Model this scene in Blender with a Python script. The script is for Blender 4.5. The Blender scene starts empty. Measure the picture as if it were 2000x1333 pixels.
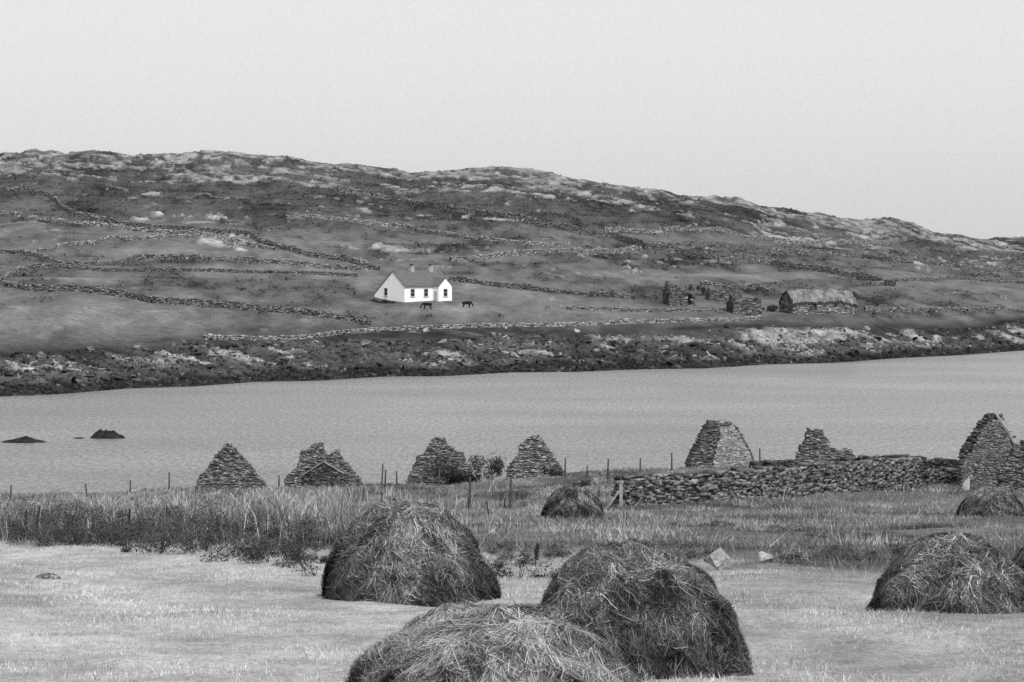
import bpy, bmesh, math, random
import numpy as np
from mathutils import Vector
random.seed(7)
RNG = np.random.default_rng(7)
U_ = random.uniform
F = 5671.0
H = 20.0
C = bpy.context.scene.collection

# ------------------------------------------------------------------ noise
def vnoise(x, y, s=0):
    xi = np.floor(x); yi = np.floor(y)
    fx = x - xi; fy = y - yi
    fx = fx*fx*(3-2*fx); fy = fy*fy*(3-2*fy)
    def h(a, b):
        v = np.sin(a*127.1 + b*311.7 + s*74.7)*43758.5453
        return v - np.floor(v)
    a = h(xi, yi)*(1-fx) + h(xi+1, yi)*fx
    b = h(xi, yi+1)*(1-fx) + h(xi+1, yi+1)*fx
    return a*(1-fy) + b*fy

def fbm(x, y, o=4, s=0, g=.5):
    x = np.asarray(x, float); y = np.asarray(y, float)
    t = 0; a = 1; tot = 0
    for i in range(o):
        t = t + a*(2*vnoise(x, y, s+i*3.1)-1); tot += a
        x = x*2.03+17.3; y = y*2.03+5.7; a *= g
    return t/tot*1.5

def sm(a, b, x):
    t = np.clip((np.asarray(x, float)-a)/(b-a), 0, 1)
    return t*t*(3-2*t)

# ------------------------------------------------------------------ materials
def mat(name, base=None, scale=4.0, amt=.3, rough=.95, bump=0.0, bscale=20.0, coord='Object', spec=.1, fine=None):
    m = bpy.data.materials.new(name); m.use_nodes = True
    nt = m.node_tree; N = nt.nodes; L = nt.links
    bs = N['Principled BSDF']
    bs.inputs['Roughness'].default_value = rough
    bs.inputs['Specular IOR Level'].default_value = spec
    tc = N.new('ShaderNodeTexCoord')
    co = tc.outputs['Object']
    if coord == 'World':
        g = N.new('ShaderNodeNewGeometry'); co = g.outputs['Position']
    if base is None:
        at = N.new('ShaderNodeAttribute'); at.attribute_name = 'Col'; src = at.outputs['Color']
    else:
        rgb = N.new('ShaderNodeRGB'); rgb.outputs[0].default_value = (base, base, base, 1); src = rgb.outputs[0]
    for sc, am in [(scale, amt)] + ([fine] if fine else []):
        no = N.new('ShaderNodeTexNoise'); no.inputs['Scale'].default_value = sc; no.inputs['Detail'].default_value = 6
        no.inputs['Roughness'].default_value = .65
        L.new(co, no.inputs['Vector'])
        mr = N.new('ShaderNodeMapRange'); mr.inputs['From Min'].default_value = .3; mr.inputs['From Max'].default_value = .7
        mr.inputs['To Min'].default_value = 1-am; mr.inputs['To Max'].default_value = 1+am
        L.new(no.outputs['Fac'], mr.inputs['Value'])
        vm = N.new('ShaderNodeVectorMath'); vm.operation = 'SCALE'
        L.new(src, vm.inputs[0]); L.new(mr.outputs[0], vm.inputs['Scale'])
        src = vm.outputs[0]
    L.new(src, bs.inputs['Base Color'])
    if bump:
        nb = N.new('ShaderNodeTexNoise'); nb.inputs['Scale'].default_value = bscale; nb.inputs['Detail'].default_value = 5
        L.new(co, nb.inputs['Vector'])
        b = N.new('ShaderNodeBump'); b.inputs['Strength'].default_value = bump; b.inputs['Distance'].default_value = .1
        L.new(nb.outputs['Fac'], b.inputs['Height']); L.new(b.outputs[0], bs.inputs['Normal'])
    return m

M_hill = mat('hillside_ground', None, .5, .3, bump=.7, bscale=1.2, coord='World', fine=(2.2, .4))
M_near = mat('field_soil', None, 1.2, .3, bump=.5, bscale=9, coord='World', fine=(9, .3))
M_grass = mat('grass_blades', None, .6, .25, coord='World')
M_hay = mat('hay', None, 2.5, .35, fine=(14, .25))
M_stone = mat('rubble_stone', None, 3, .4, bump=.6, bscale=10, fine=(12, .35))
M_rock = mat('weathered_rock', None, 1.2, .4, bump=.7, bscale=3, fine=(6, .3))
M_leaf = mat('dark_leaves', None, 2, .3)
M_white = mat('whitewash', .8, .8, .04)
M_slate = mat('slate_roof', .115, 1.5, .25, fine=(8, .3))
M_thatch = mat('old_thatch', None, 2, .4, bump=.6, bscale=8, fine=(9, .4))
M_glass = mat('dark_glass', .02, 3, .2, rough=.15, spec=.4)
M_dark = mat('dark_opening', .015, 3, .2)
M_wood = mat('weathered_wood', .26, 6, .4, fine=(30, .3))
M_darkwood = mat('dark_wood', .07, 6, .4)
M_plaster = mat('old_plaster', .24, 1.3, .5, fine=(6, .35))
M_hide = mat('black_hide', .012, 3, .3, rough=.7)
M_paint = mat('grey_paint', .4, 3, .1)

# ------------------------------------------------------------------ mesh helpers
def tag(o, label=None, cat=None, group=None, kind=None):
    if label: o['label'] = label
    if cat: o['category'] = cat
    if group: o['group'] = group
    if kind: o['kind'] = kind
    return o

def empty(name, loc, rz=0):
    o = bpy.data.objects.new(name, None); C.objects.link(o)
    o.location = loc; o.rotation_euler = (0, 0, rz); o.empty_display_size = .3
    return o

class MB:
    def __init__(s): s.v = []; s.q = []; s.t = []; s.c = []; s.n = 0
    def add(s, v, q=None, t=None, c=.2):
        v = np.asarray(v, float).reshape(-1, 3)
        if q is not None and len(q): s.q.append(np.asarray(q, int)+s.n)
        if t is not None and len(t): s.t.append(np.asarray(t, int)+s.n)
        c = np.broadcast_to(np.asarray(c, float), (len(v),))
        s.v.append(v); s.c.append(c); s.n += len(v)
    def build(s, name, m, parent=None, origin=None, smooth=False):
        V = np.concatenate(s.v); cc = np.concatenate(s.c)
        if origin is not None: V = V - np.asarray(origin, float)
        me = bpy.data.meshes.new(name)
        fs = [np.concatenate(a) for a in (s.q, s.t) if a]
        me.vertices.add(len(V)); me.vertices.foreach_set('co', V.ravel())
        li = np.concatenate([f.ravel() for f in fs]); me.loops.add(len(li)); me.loops.foreach_set('vertex_index', li.astype(np.int32))
        cnt = np.concatenate([np.full(len(f), f.shape[1]) for f in fs])
        st = np.concatenate([[0], np.cumsum(cnt)[:-1]])
        me.polygons.add(len(cnt)); me.polygons.foreach_set('loop_start', st.astype(np.int32))
        if smooth: me.polygons.foreach_set('use_smooth', np.ones(len(cnt), bool))
        me.update(calc_edges=True); me.validate()
        at = me.attributes.new('Col', 'FLOAT_COLOR', 'POINT')
        rgba = np.ones((len(V), 4), np.float32); rgba[:, :3] = np.clip(cc, .004, .85)[:, None]
        at.data.foreach_set('color', rgba.ravel())
        me.materials.append(m)
        o = bpy.data.objects.new(name, me); C.objects.link(o)
        if parent: o.parent = parent
        elif origin is not None: o.location = origin
        return o

BOXQ = np.array([[0, 3, 2, 1], [4, 5, 6, 7], [0, 1, 5, 4], [1, 2, 6, 5], [2, 3, 7, 6], [3, 0, 4, 7]])
BOXV = np.array([[-.5, -.5, -.5], [.5, -.5, -.5], [.5, .5, -.5], [-.5, .5, -.5], [-.5, -.5, .5], [.5, -.5, .5], [.5, .5, .5], [-.5, .5, .5]])

def add_boxes(mb, cen, siz, ang, col, jit=.1, tilt=.05):
    cen = np.asarray(cen, float); siz = np.asarray(siz, float); n = len(cen)
    if n == 0: return
    ang = np.broadcast_to(np.asarray(ang, float), (n,)); col = np.broadcast_to(np.asarray(col, float), (n,))
    v = BOXV[None]*siz[:, None, :]
    v = v + RNG.uniform(-jit, jit, v.shape)*np.minimum(siz, siz.min(axis=1, keepdims=True)*2)[:, None, :]
    tl = RNG.uniform(-tilt, tilt, n)
    x = v[..., 0]*np.cos(tl)[:, None]-v[..., 2]*np.sin(tl)[:, None]
    z = v[..., 0]*np.sin(tl)[:, None]+v[..., 2]*np.cos(tl)[:, None]
    y = v[..., 1]
    ca = np.cos(ang)[:, None]; sa = np.sin(ang)[:, None]
    w = np.stack([x*ca-y*sa, x*sa+y*ca, z], -1)+cen[:, None, :]
    q = (BOXQ[None]+(np.arange(n)*8)[:, None, None]).reshape(-1, 4)
    mb.add(w.reshape(-1, 3), q=q, c=np.repeat(col, 8))

def mp(name, verts, faces, m, parent=None):
    me = bpy.data.meshes.new(name); me.from_pydata([tuple(v) for v in verts], [], faces); me.update()
    bm = bmesh.new(); bm.from_mesh(me); bmesh.ops.recalc_face_normals(bm, faces=bm.faces); bm.to_mesh(me); bm.free()
    me.materials.append(m)
    o = bpy.data.objects.new(name, me); C.objects.link(o)
    if parent: o.parent = parent
    return o

def boxes(name, lst, m, parent=None):
    vs = []; fs = []
    for (a, b) in lst:
        n = len(vs)
        for v in BOXV:
            vs.append([a[i]+(v[i]+.5)*(b[i]-a[i]) for i in range(3)])
        fs += [[int(i)+n for i in q] for q in BOXQ]
    return mp(name, vs, fs, m, parent)

# ------------------------------------------------------------------ FAR HILLSIDE
SX = [-1200, -400, 0, 60, 130, 180, 260, 330, 400, 450, 500, 560, 600, 680, 720, 800, 860, 900, 980, 1040, 1100, 1160, 1200, 1250, 1300, 1350, 1400, 1450, 1500, 1560, 1620, 1680, 1740, 1780, 1820, 1860, 1900, 1960, 2000, 2100, 3200]
SY = [330, 312, 303, 298, 300, 298, 306, 305, 299, 297, 300, 303, 313, 326, 331, 342, 338, 333, 327, 333, 345, 357, 368, 374, 376, 383, 388, 395, 407, 413, 425, 432, 430, 438, 453, 458, 462, 468, 470, 474, 478]
SHX = [-1200, 0, 120, 250, 380, 500, 620, 750, 870, 1000, 1120, 1250, 1380, 1500, 1630, 1750, 1880, 2000, 3200]; SHY = [815, 775, 770, 759, 755, 746, 744, 736, 735, 728, 727, 722, 720, 712, 709, 700, 694, 685, 640]
def keys(u):
    u = np.asarray(u, float)
    ys = np.interp(u, SHX, SHY)
    yb = np.interp(u, [-1200, 0, 300, 600, 900, 1200, 1500, 1800, 2000, 3200], [720, 692, 682, 668, 657, 650, 641, 645, 626, 600])
    y3 = np.interp(u, [-1200, 0, 700, 1000, 1500, 2000, 3200], [605, 600, 604, 606, 615, 605, 580])
    yk = np.interp(u, SX, SY)
    Ys = F*H/(ys-500)
    def z(y, Y): return H-(y-500)*Y/F
    Y2 = Ys+30; Y3 = Ys+66; Y4 = Ys+200; Y5 = Ys+330; Y6 = Ys+500
    y4 = y3+(yk-y3)*.42; y5 = y3+(yk-y3)*.72
    Yk = np.stack([Ys-25, Ys, Y2, Y3, Y4, Y5, Y6, Y6+150, Y6+700])
    zk = np.stack([Ys*0-3, Ys*0, z(yb, Y2), z(y3, Y3), z(y4, Y4), z(y5, Y5), z(yk, Y6), z(yk, Y6)-14, Ys*0-6])
    return Yk, zk
def base_far(px, py):
    Yk, zk = keys(px)
    Y = np.linspace(Yk[1], Yk[6], 900); z = np.interp(Y, Yk, zk)
    yp = 500-F*(z-H)/Y
    i = int(np.argmax(yp <= py)) if (yp <= py).any() else 899
    return (px-1000)/F*Y[i], Y[i]
UC = np.concatenate([np.linspace(-1200, -100, 80), np.arange(-97, 2100, 2.2), np.linspace(2110, 3200, 80)])
Yk, zk = keys(UC)
KR = []
for i, n in enumerate([6, 70, 50, 80, 90, 110, 14, 8]):
    KR += [i+j/n for j in range(n)]
KR.append(7.999); KR = np.array(KR)
ki = KR.astype(int); kf = (KR-ki)[:, None]
FY = Yk[ki]*(1-kf)+Yk[ki+1]*kf
FZ = zk[ki]*(1-kf)+zk[ki+1]*kf
FX = (UC[None]-1000)/F*FY
BY = 500-F*(FZ-H)/FY
UU = np.broadcast_to(UC[None], FY.shape)
KK = np.broadcast_to(KR[:, None], FY.shape)
def patches(lst):
    t = np.zeros_like(FY)
    for (px, py, wx, wy, a) in lst:
        t += a*np.exp(-((UU-px)/wx)**2-((BY-py)/wy)**2)
    return t
amp = np.interp(KR, [0, 1, 1.2, 2, 2.4, 3, 3.3, 4, 5, 5.7, 6, 7], [.3, .05, .2, .45, .2, .08, .2, .65, 1.05, .9, .6, 1])[:, None]
land = fbm(FX/42, FY/42, 4, 1)*1.5+fbm(FX/10, FY/10, 3, 2)*.4
FZ = FZ+land*amp
# terraces on the pasture
ter = fbm(FX/70, FY/70, 2, 37)+FZ/2.2
FZ = FZ+sm(3.1, 3.5, KK)*(1-sm(5.2, 5.8, KK))*.7*(sm(.25, .75, ter-np.floor(ter))-(ter-np.floor(ter)))
rzr = np.abs(ter-np.floor(ter)-.5)
# broken rock ledges on the foreshore
rdg = 1-2*np.abs(fbm(FX/11+.5*fbm(FX/5, FY/5, 2, 33), FY/6, 4, 5, .6))
led = fbm(FX/20, FY/4, 3, 34)
shf = sm(1.02, 1.25, KK)*(1-sm(1.8, 2.08, KK))
relief = .9*rdg+.55*(np.floor(led*3)/3)+.35*fbm(FX/2.5, FY/2, 3, 35)
FZ = FZ+shf*relief*1.1-shf*.2
# craggy ridge
FZ = FZ+sm(5.5, 5.95, KK)*(1-sm(6.05, 6.5, KK))*(1.0*(1-2*np.abs(fbm(FX/26, FY/40, 4, 36, .6))))
nR = fbm(FX/30, FY/34, 5, 3, .55)+.35*fbm(FX/6, FY/8, 3, 9)
nR = nR+patches([(430, 472, 45, 9, 1.1), (470, 358, 70, 6, .8), (440, 408, 55, 7, .7), (230, 320, 90, 10, .6), (60, 335, 80, 10, .5), (850, 478, 40, 4, .8), (640, 330, 70, 8, .5), (985, 340, 70, 9, .6),
                 (1100, 360, 60, 8, .5), (1560, 435, 90, 8, .6), (1330, 400, 120, 6, .5), (180, 395, 50, 4, .5), (270, 465, 40, 4, .7), (1930, 485, 60, 10, .7), (1720, 445, 60, 7, .6), (760, 495, 30, 3, .6), (1060, 372, 80, 4, .5)])
thr = np.interp(KR, [2, 3, 4, 4.6, 5, 5.4, 5.7, 5.9, 6, 7], [1.3, 1.3, 1.0, .85, .65, .38, .1, -.15, -.2, .1])[:, None]
brk = fbm(FX/3.6+fbm(FX/9, FY/9, 2, 91), FY/11, 5, 93, .68)
ROCK = sm(thr, thr+.25, nR+.75*brk)*sm(-.3, .15, brk)
spk = sm(.64, .72, fbm(FX/2.8, FY/6, 3, 95))*np.interp(KR, [2, 3.2, 4.2, 6], [.1, .2, .6, .9])[:, None]*sm(-.1, .5, fbm(FX/40, FY/40, 2, 97)+.1)
ROCK = np.maximum(ROCK, spk)
ROCK[(KR < 2)] = 0
FZ = FZ+ROCK*(.4+.6*np.abs(fbm(FX/5, FY/5, 3, 21)))*np.interp(KR, [5.6, 6], [1, .7])[:, None]
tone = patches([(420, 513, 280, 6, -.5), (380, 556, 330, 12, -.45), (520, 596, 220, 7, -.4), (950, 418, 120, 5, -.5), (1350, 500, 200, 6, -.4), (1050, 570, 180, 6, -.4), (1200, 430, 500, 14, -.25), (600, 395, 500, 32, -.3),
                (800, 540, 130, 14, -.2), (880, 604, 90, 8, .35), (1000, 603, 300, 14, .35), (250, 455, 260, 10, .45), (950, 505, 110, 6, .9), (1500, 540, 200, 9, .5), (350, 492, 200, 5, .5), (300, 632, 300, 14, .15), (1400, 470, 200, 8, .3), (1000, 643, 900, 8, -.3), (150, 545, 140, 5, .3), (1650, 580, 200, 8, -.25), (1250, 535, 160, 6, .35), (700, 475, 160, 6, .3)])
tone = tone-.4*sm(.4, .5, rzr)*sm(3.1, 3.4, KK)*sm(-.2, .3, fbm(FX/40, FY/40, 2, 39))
g = np.interp(KR, [1.8, 2.15, 2.6, 3.6, 4.2, 4.8, 6], [.035, .05, .10, .105, .09, .066, .05])[:, None]  # lowest tones carry the shore bank's shade in the colour
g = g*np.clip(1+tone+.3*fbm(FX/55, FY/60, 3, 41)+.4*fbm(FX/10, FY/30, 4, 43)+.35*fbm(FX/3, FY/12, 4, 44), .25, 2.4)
rc = np.interp(KR, [4.5, 5.6], [.22, .175])[:, None]*np.clip(1+.8*fbm(FX/2.2, FY/6, 4, 51), .25, 1.8)
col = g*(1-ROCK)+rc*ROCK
sR = sm(.0, .3, .9*rdg-.3+.5*fbm(FX/9, FY/5, 3, 31)+patches([(1560, 660, 130, 14, 1.0), (1330, 672, 90, 12, .8), (500, 704, 80, 10, .75), (870, 692, 60, 10, .6), (1050, 688, 70, 10, .6), (330, 700, 40, 9, .4), (1800, 664, 60, 9, .4)])-.55)
sc = np.where(FZ < 1.2+.6*fbm(FX/9, FY*0, 3, 66), .016, .04)*np.clip(1+.8*relief+.6*fbm(FX/3, FY/2.5, 4, 61), .25, 3)  # crevice shade put into the shore colour where relief is low
sk_ = sR*sm(1.1, 2.1, FZ)
sc = sc*(1-sk_)+sk_*(.24*np.clip(1+.6*fbm(FX/3, FY/2, 4, 63), .3, 2))
wsh = sm(1.65, 2.0, KK+.45*fbm(FX/14, FY/6, 3, 65))
col = sc*(1-wsh)+col*wsh
col = col*(1-.6*np.exp(-((KK-2.02-.2*fbm(FX/18, FX*0, 3, 67))/.15)**2)*sm(-.5, .3, fbm(FX/12, FY/9, 3, 68)))  # shadow of the shore bank painted as a dark band along the turf edge
bch = np.clip(patches([(1560, 653, 75, 6, 1.3), (1500, 660, 50, 5, .8), (1330, 664, 60, 5, .9)]), 0, 1)*sm(-.3, .2, fbm(FX/4, FY/5, 4, 69)+.25)
col = col*(1-bch)+bch*.27*np.clip(1+.4*fbm(FX/2, FY/3, 3, 70), .4, 1.6)
mb = MB()
nr, nc = FY.shape
ii = (np.arange(nr-1)[:, None]*nc+np.arange(nc-1)[None]).ravel()
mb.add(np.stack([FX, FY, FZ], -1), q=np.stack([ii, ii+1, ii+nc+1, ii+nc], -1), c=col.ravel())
tag(mb.build('hillside', M_hill, smooth=True), 'rocky grass hillside rising beyond the inlet', 'hill', kind='structure')

def hf(X, Y):
    u = 1000+F*X/Y
    j = int(np.clip(np.searchsorted(UC, u)-1, 0, nc-2)); t = (u-UC[j])/(UC[j+1]-UC[j])
    a = np.interp(Y, FY[:, j], FZ[:, j]); b = np.interp(Y, FY[:, j+1], FZ[:, j+1])
    return float(a*(1-t)+b*t)
def at_far(px, py):
    X, Y = base_far(px, py)
    return np.array([X, Y, hf(X, Y)])

# ------------------------------------------------------------------ NEAR LAND
PY = [-40, 0, 34, 48, 64, 80, 100, 135, 170, 200, 215, 232, 250, 300]
PZ = [18.6, 16.75, 15.0, 14.3, 13.5, 12.25, 10.6, 7.74, 5.3, 3.6, 3.0, 1.4, -1.5, -6]
def hn(X, Y):
    X = np.asarray(X, float); Y = np.asarray(Y, float)
    A = np.interp(X, [-38, -21, -14, -5, 1.7, 8, 15, 23, 38], [2.26, 2.75, 2.94, 3.13, 3.6, 4.2, 4.38, 4.53, 4.83])-3.0
    return np.interp(Y, PY, PZ)+A*sm(100, 215, Y)+.13*fbm(X/6, Y/6, 3, 11)+.04*fbm(X/1.2, Y/1.2, 2, 12)
def edgeY(X):
    X = np.asarray(X, float)
    return 61.5-.62*X+3.0*fbm(X/3.5, X*0+3.3, 4, 71)
RY = np.concatenate([np.linspace(-40, 25, 30), np.linspace(25.3, 75, 230), np.linspace(75.5, 230, 300), np.linspace(231, 300, 40)])
S = np.linspace(-1, 1, 321)
NY = np.broadcast_to(RY[:, None], (len(RY), len(S)))
NX = S[None]*(25+.3*np.maximum(NY, 0))
NZ = hn(NX, NY)
def fieldmask(X, Y): return sm(-2.0, 2.0, Y-edgeY(X)-2.2*fbm(X/1.1, Y/2.2, 3, 73))
def roughstrip(X, Y):
    d = Y-edgeY(X)
    return sm(0, 3, d)*(1-sm(8, 18, d))*sm(-.35, .25, fbm(X/2.2, Y/5, 3, 79))*np.interp(X, [0, 6], [1, .75])
fm = fieldmask(NX, NY)
def stubtone(X): return np.interp(X, [-8, 2, 8], [1.0, .9, .68])
stub = .31*stubtone(NX)*(1+.35*fbm(NX/2, NY/4, 4, 75))
mead = .098*np.clip(1+.7*fbm(NX/4, NY/9, 4, 77), .3, 2)*(1-.5*roughstrip(NX, NY))
ncol = stub*(1-fm)+mead*fm
mb = MB(); nr2, nc2 = NY.shape
ii = (np.arange(nr2-1)[:, None]*nc2+np.arange(nc2-1)[None]).ravel()
mb.add(np.stack([NX, NY, NZ], -1), q=np.stack([ii, ii+1, ii+nc2+1, ii+nc2], -1), c=ncol.ravel())
tag(mb.build('ground', M_near, smooth=True), 'mown hay field and rough meadow sloping to the water', 'ground', kind='structure')
def at_near(px, py):
    Y = np.linspace(24, 235, 4000); X = (px-1000)/F*Y
    yp = 500-F*(hn(X, Y)-H)/Y
    i = int(np.argmax(yp <= py)) if (yp <= py).any() else len(Y)-1
    return np.array([X[i], Y[i], float(hn(X[i], Y[i]))])
def near_at(px, Y):
    X = (px-1000)/F*Y
    return np.array([X, Y, float(hn(X, Y))])

# ------------------------------------------------------------------ WATER
m = bpy.data.materials.new('inlet_water'); m.use_nodes = True
nt = m.node_tree; N = nt.nodes; L = nt.links; bs = N['Principled BSDF']
bs.inputs['IOR'].default_value = 1.33; bs.inputs['Roughness'].default_value = .25
gg = N.new('ShaderNodeNewGeometry')
def wn(scale, vec, det, rg):
    n = N.new('ShaderNodeTexNoise'); n.inputs['Scale'].default_value = scale; n.inputs['Detail'].default_value = det; n.inputs['Roughness'].default_value = rg
    mpn = N.new('ShaderNodeMapping'); mpn.inputs['Scale'].default_value = vec; mpn.inputs['Rotation'].default_value = (0, 0, .1)
    L.new(gg.outputs['Position'], mpn.inputs['Vector']); L.new(mpn.outputs[0], n.inputs['Vector']); return n
n1 = wn(1.6, (1.3, .5, 1), 7, .75)
bp = N.new('ShaderNodeBump'); bp.inputs['Strength'].default_value = 1.0; bp.inputs['Distance'].default_value = .4
L.new(n1.outputs['Fac'], bp.inputs['Height']); L.new(bp.outputs[0], bs.inputs['Normal'])
n2 = wn(2.0, (1.1, .22, 1), 6, .85)
mr = N.new('ShaderNodeMapRange'); mr.inputs['From Min'].default_value = .34; mr.inputs['From Max'].default_value = .66; mr.inputs['To Min'].default_value = .06; mr.inputs['To Max'].default_value = .36  # light and dark of the ripples painted into the water's base colour
L.new(n2.outputs['Fac'], mr.inputs['Value'])
n3 = wn(.035, (.6, 1, 1), 3, .5)
m3 = N.new('ShaderNodeMapRange'); m3.inputs['From Min'].default_value = .3; m3.inputs['From Max'].default_value = .7; m3.inputs['To Min'].default_value = .85; m3.inputs['To Max'].default_value = 1.25
L.new(n3.outputs['Fac'], m3.inputs['Value'])
mu = N.new('ShaderNodeMath'); mu.operation = 'MULTIPLY'; L.new(mr.outputs[0], mu.inputs[0]); L.new(m3.outputs[0], mu.inputs[1])
cb = N.new('ShaderNodeCombineColor')
for k in range(3): L.new(mu.outputs[0], cb.inputs[k])
L.new(cb.outputs[0], bs.inputs['Base Color'])
w = mp('water', [(-4000, 120, 0), (4000, 120, 0), (4000, 9000, 0), (-4000, 9000, 0)], [[0, 1, 2, 3]], m)
tag(w, 'rippled grey water of the sea inlet', 'water', kind='structure')

# ------------------------------------------------------------------ STONE WALLS
def resample(P, step):
    P = np.asarray(P, float); d = np.concatenate([[0], np.cumsum(np.linalg.norm(np.diff(P, axis=0), axis=1))])
    s = np.arange(0, d[-1], step)
    return np.stack([np.interp(s, d, P[:, k]) for k in range(P.shape[1])], -1)
def rubble_wall(name, XY, hfun, height, thick, ch, sl, c0, c1, label, group=None, ragged=.25, cat='stone wall', jit=.13, rise=0, wl=4, dark=.6):
    XY = np.asarray(XY, float)
    d = np.concatenate([[0], np.cumsum(np.linalg.norm(np.diff(XY, axis=0), axis=1))])
    Z = np.array([hfun(x, y) for x, y in XY])
    mb = MB(); cen = []; siz = []; ang = []; col = []; fc = []; fsz = []; fa = []
    seed = U_(0, 99)
    nco = int(math.ceil(height*(1.25+rise)/ch))+1
    for c in range(nco):
        z = (c-.5)*ch; s = U_(-.3, 0)
        while s < d[-1]:
            l = sl*U_(.4, 1.6); mid = min(max(s+l/2, 0), d[-1])
            top = height*(1+rise*mid/d[-1]+ragged*float(fbm(mid/wl+seed, seed, 4, 5, .65)))
            if z+ch*.3 < top:
                x = np.interp(mid, d, XY[:, 0]); y = np.interp(mid, d, XY[:, 1]); g0 = np.interp(mid, d, Z)
                e = min(mid+.4, d[-1]); b = max(mid-.4, 0)
                a = math.atan2(np.interp(e, d, XY[:, 1])-np.interp(b, d, XY[:, 1]), np.interp(e, d, XY[:, 0])-np.interp(b, d, XY[:, 0]))
                nx, ny = -math.sin(a), math.cos(a); o = U_(-.12, .12)*thick
                hh = ch*U_(.65, 1.35); dz = U_(-.25, .25)*ch
                cen.append((x+nx*o, y+ny*o, g0+z+ch/2+dz)); siz.append((l*.98, thick*U_(.8, 1.1), hh)); ang.append(a); col.append(U_(c0, c1)*(1.5 if U_(0, 1) < .12 else 1))
                fc.append((x, y, g0+z+ch/2-.02)); fsz.append((l*1.1, thick*U_(.68, .75), ch*1.1))
            s += l
    add_boxes(mb, cen, siz, ang, col, jit, .15)
    add_boxes(mb, fc, fsz, ang, c0*dark, .0, 0)
    o = mb.build(name, M_stone, origin=(XY[0][0], XY[0][1], Z[0]))
    return tag(o, label, cat, group)
FW = [
 ([(0, 374), (50, 375), (95, 382), (112, 395), (125, 407), (145, 414), (200, 420), (260, 434), (320, 439), (400, 448), (470, 459), (500, 472), (560, 490), (640, 504), (700, 517), (740, 528)], 1.2, 'long dry stone wall winding from the upper left hillside down to the white house'),
 ([(0, 496), (60, 501), (105, 514), (130, 524), (190, 517), (250, 511), (330, 505), (480, 512), (600, 518), (720, 526)], 1.1, 'dry stone wall running level across the fields left of the white house'),
 ([(5, 558), (14, 544), (42, 530), (78, 523), (120, 524)], 1.1, 'short curved stone wall enclosing a field corner at the left edge of the hill'),
 ([(75, 489), (150, 481), (260, 475), (380, 469), (460, 476), (540, 490)], .8, 'pale low stone wall passing the rock outcrop on the left hillside'),
 ([(0, 560), (60, 570), (150, 572), (250, 583), (300, 594), (400, 599), (500, 607), (600, 616), (680, 626), (722, 637)], 1.2, 'stone wall on a dark bank descending toward the shore below and left of the white house'),
 ([(660, 384), (760, 396), (850, 412), (930, 419), (1000, 435), (1060, 444), (1140, 459), (1200, 472), (1260, 490), (1320, 496), (1400, 509), (1500, 519), (1600, 534), (1680, 549), (1750, 561)], 1.9, 'longest dry stone wall slanting down across the middle of the hill to the right'),
 ([(880, 516), (950, 509), (1050, 501), (1150, 498), (1255, 491)], 1.3, 'pale stone wall crossing the field above and right of the white house'),
 ([(878, 552), (950, 562), (1050, 571), (1150, 581), (1225, 584)], 1.1, 'dark stone wall running right from the white house'),
 ([(400, 671), (450, 668), (560, 665), (640, 658), (720, 648), (800, 642), (960, 638), (1100, 635), (1250, 633), (1420, 630), (1490, 624)], .7, 'low tumbled stone wall along the bank just above the far shore'),
 ([(1110, 606), (1250, 610), (1420, 609)], .6, 'very low stone wall in the green between the white house and the thatched cottage'),
 ([(1690, 606), (1760, 610), (1830, 608), (1900, 610), (1965, 604)], 1.0, 'stone wall extending right from the thatched cottage'),
 ([(1370, 560), (1420, 563), (1480, 568), (1500, 578)], 1.2, 'broken stone wall behind the ruins beside the thatched cottage'),
 ([(1180, 452), (1300, 455), (1420, 462), (1560, 470), (1640, 474), (1700, 475), (1760, 468)], 1.4, 'faint high stone wall under the rocky ridge at right'),
 ([(120, 524), (200, 528), (300, 531), (420, 534), (560, 536), (700, 538)], .7, 'low dark stone wall just above the shadowed bank left of the white house'),
 ([(1260, 490), (1400, 486), (1540, 492), (1680, 505), (1800, 522), (1900, 530), (2000, 536)], 1.5, 'thin stone wall crossing the slope high above the thatched cottage to the right edge'),
 ([(1700, 560), (1780, 552), (1860, 546), (1940, 549), (2000, 552)], 1.0, 'short stone wall on the slope above the thatched cottage at the right edge'),
 ([(0, 425), (80, 428), (160, 436), (240, 446), (330, 452), (420, 458)], .9, 'faint stone wall crossing the upper pasture at the left edge of the hill'),
 ([(560, 430), (680, 440), (800, 452), (900, 468), (1000, 478), (1120, 482)], 1.0, 'faint low stone wall on the heath above the white house'),
]
for pts, hgt, lab in FW:
    pr = resample(pts, 6)
    XY = np.array([base_far(px, py) for px, py in pr])
    for _ in range(3):
        XY[1:-1] = XY[:-2]*.25+XY[1:-1]*.5+XY[2:]*.25
    pale = 1.4 if 'pale' in lab or 'tumbled' in lab or 'faint' in lab else (.8 if 'dark' in lab else 1)
    rubble_wall('dry_stone_wall', XY, hf, hgt*.9, .6, .27, .5, .09*pale, .24*pale, lab, 'dry stone walls on the far hillside', .25, wl=7, dark=.5)

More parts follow.
